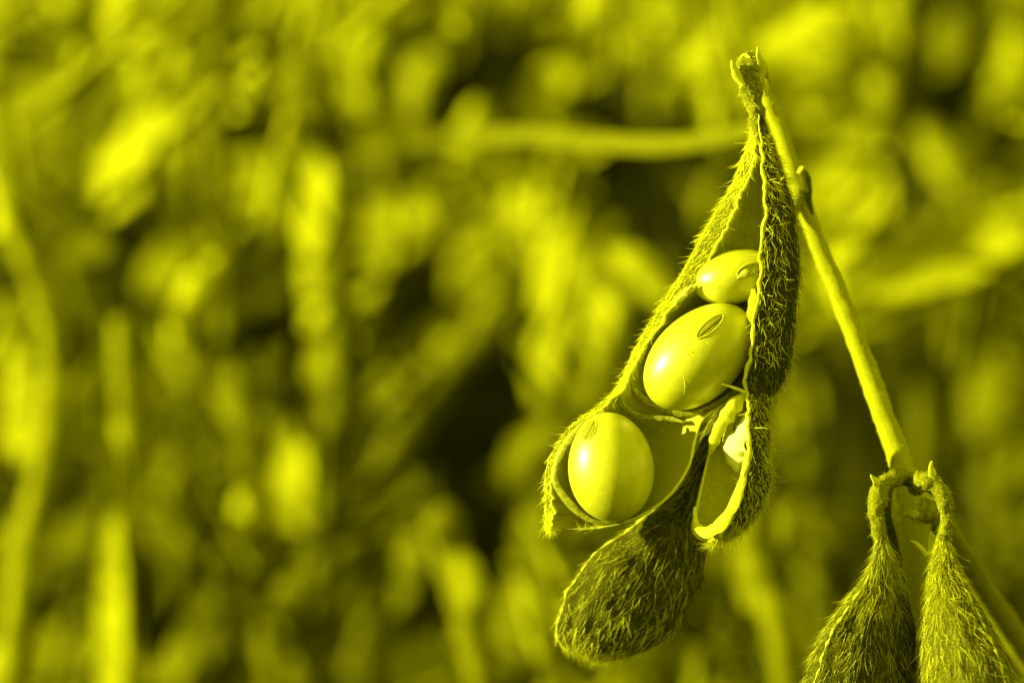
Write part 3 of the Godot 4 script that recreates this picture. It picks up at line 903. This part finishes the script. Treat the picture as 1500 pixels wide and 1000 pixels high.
	for i in 40:
		var d := rng.randf_range(780, 2000)
		var px := rng.randf_range(-200, 1700)
		var top := P(px, rng.randf_range(-200, 300), DIST - d)
		var w := to_world(top)
		var foot := to_frame(Vector3(w.x + rng.randfn() * 0.04, -0.01, w.z + rng.randfn() * 0.04))
		var tone := rng.randf_range(0.05, 0.2)
		stalks.tube(PackedVector3Array([top, top.lerp(foot, 0.35) + Vector3(rng.randfn() * 6, 0, 0), foot]), PackedFloat32Array([1.6, 2.4, 3.2]), 8, Color(tone, tone, 0.01))
	var mass := thing("dry_foliage", to_frame(Vector3(0, 0, -1.0)), "blurred mass of dry bean plants filling the field behind", "foliage")
	mass.set_meta("kind", "stuff")
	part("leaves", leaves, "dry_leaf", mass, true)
	part("stalks", stalks, "straw", mass, true)


func _ready() -> void:
	rng.seed = 7
	noise.seed = 3
	noise.noise_type = FastNoiseLite.TYPE_SIMPLEX
	noise.frequency = 0.02
	noise.fractal_octaves = 2
	# ---- camera
	frame = Transform3D(Basis(Vector3(1, 0, 0), deg_to_rad(-15.0)), Vector3(0, 0.45, 0))
	var cam := Camera3D.new()
	cam.name = "camera"
	cam.transform = Transform3D(frame.basis, frame * Vector3(0, 0, DIST * 0.001))
	add_child(cam)
	var lens := CameraAttributesPhysical.new()
	lens.frustum_focal_length = 144.0
	lens.frustum_focus_distance = 0.2995
	lens.frustum_near = 0.01
	lens.frustum_far = 1200.0
	lens.exposure_aperture = 27.0
	cam.attributes = lens
	cam.current = true
	# ---- sky, light, exposure
	var env := Environment.new()
	var sky := Sky.new()
	var sm := ProceduralSkyMaterial.new()
	sm.sky_top_color = Color(0.42, 0.42, 0.012).linear_to_srgb()
	sm.sky_horizon_color = Color(0.75, 0.75, 0.02).linear_to_srgb()
	sm.ground_horizon_color = Color(0.2, 0.2, 0.005).linear_to_srgb()
	sm.ground_bottom_color = Color(0.1, 0.1, 0.003).linear_to_srgb()
	sm.sky_curve = 0.2
	sky.sky_material = sm
	env.background_mode = Environment.BG_SKY
	env.sky = sky
	env.background_energy_multiplier = 0.7
	env.tonemap_mode = Environment.TONE_MAPPER_LINEAR
	env.tonemap_exposure = 2.3
	env.sdfgi_enabled = true
	env.ssao_enabled = true
	env.ssil_enabled = true
	var we := WorldEnvironment.new()
	we.name = "world_environment"
	we.environment = env
	add_child(we)
	var sun := DirectionalLight3D.new()
	sun.name = "sun"
	var to_sun := frame.basis * Vector3(-0.95, 0.22, 0.14).normalized()
	sun.basis = Basis.looking_at(-to_sun, Vector3.UP)
	sun.light_color = Color(1.0, 1.0, 0.25).linear_to_srgb()
	sun.light_energy = 1.6
	sun.light_angular_distance = 0.5
	sun.shadow_enabled = true
	add_child(sun)
	# ---- materials
	noise_tex("mottle", FastNoiseLite.TYPE_SIMPLEX_SMOOTH, 0.02, 5, 0.45)
	noise_tex("skin", FastNoiseLite.TYPE_SIMPLEX_SMOOTH, 0.035, 5, 0.58)
	noise_tex("blotch", FastNoiseLite.TYPE_SIMPLEX_SMOOTH, 0.03, 4, 0.22)
	noise_tex("fine", FastNoiseLite.TYPE_SIMPLEX_SMOOTH, 0.06, 4)
	noise_tex("fibre", FastNoiseLite.TYPE_CELLULAR, 0.05, 3)
	noise_tex("speck", FastNoiseLite.TYPE_SIMPLEX_SMOOTH, 0.012, 3, 0.9)
	var bm := material("bean", lin(0.62), 0.44, 0.65, 5.0, "speck", "fine", 0.01)
	bm.clearcoat_enabled = true
	bm.clearcoat = 1.0
	bm.clearcoat_roughness = 0.33
	material("hilum", lin(0.5), 0.6, 0.3, 1.5, "mottle", "fine", 0.03)
	material("hilum_rim", lin(0.6), 0.5, 0.4)
	material("dark_slit", lin(0.33), 0.8, 0.2)
	material("husk", lin(0.32), 0.85, 0.2, 4.0, "mottle", "fine", 0.12)
	mats["husk"].backlight = Color(1.0, 1.0, 1.0)
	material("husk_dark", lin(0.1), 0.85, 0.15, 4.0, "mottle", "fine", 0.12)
	material("husk_mid", lin(0.22), 0.8, 0.2, 3.0, "blotch", "fine", 0.14)
	material("husk_tan", lin(0.34), 0.8, 0.2, 3.0, "blotch", "fine", 0.14)
	material("husk_pale", lin(0.62), 0.8, 0.25, 2.5, "mottle", "fine", 0.2)
	var li := material("lining", lin(0.96, 0.05), 0.42, 0.5, 1.6, "skin", "fibre", 0.16)
	li.backlight = Color(0.2, 0.2, 0.2)
	material("membrane", lin(0.56), 0.45, 0.4, 4.0, "mottle", "fine", 0.05)
	material("rim", lin(0.82), 0.5, 0.4, 3.0, "speck", "fine", 0.06)
	var pm := material("paper", lin(0.92, 0.6), 0.4, 0.6, 3.0, "", "fibre", 0.15)
	pm.backlight = Color(0.3, 0.3, 0.1)
	material("stem", lin(0.68), 0.8, 0.15, 2.5, "skin", "fine", 0.08)
	material("stem_dull", lin(0.5), 0.85, 0.15, 5.0, "mottle")
	material("node", lin(0.85), 0.7, 0.3, 4.0, "mottle", "fine", 0.05)
	var hm := material("hair", lin(1.0, 1.0), 0.5, 0.3)
	hm.backlight = Color(0.3, 0.3, 0.3)
	material("straw", lin(1.0, 1.0), 0.8, 0.1, 40.0, "mottle")
	var lm := material("dry_leaf", lin(1.0, 1.0), 0.85, 0.1, 40.0, "mottle")
	lm.backlight = Color(0.4, 0.4, 0.4)
	material("blade", lin(0.15), 0.8, 0.1, 30.0, "speck").backlight = Color(0.5, 0.5, 0.5)
	material("soil", lin(0.014), 0.95, 0.05, 300.0, "mottle", "fine", 6.0)
	# ---- ground, reaching past the horizon
	var gm := PlaneMesh.new()
	gm.size = Vector2(1600, 1600)
	var ground := MeshInstance3D.new()
	ground.name = "ground"
	ground.mesh = gm
	ground.material_override = mats["soil"]
	ground.set_meta("kind", "structure")
	ground.set_meta("label", "dark bare soil under the dry bean plants")
	add_child(ground)
	hero()
	field()
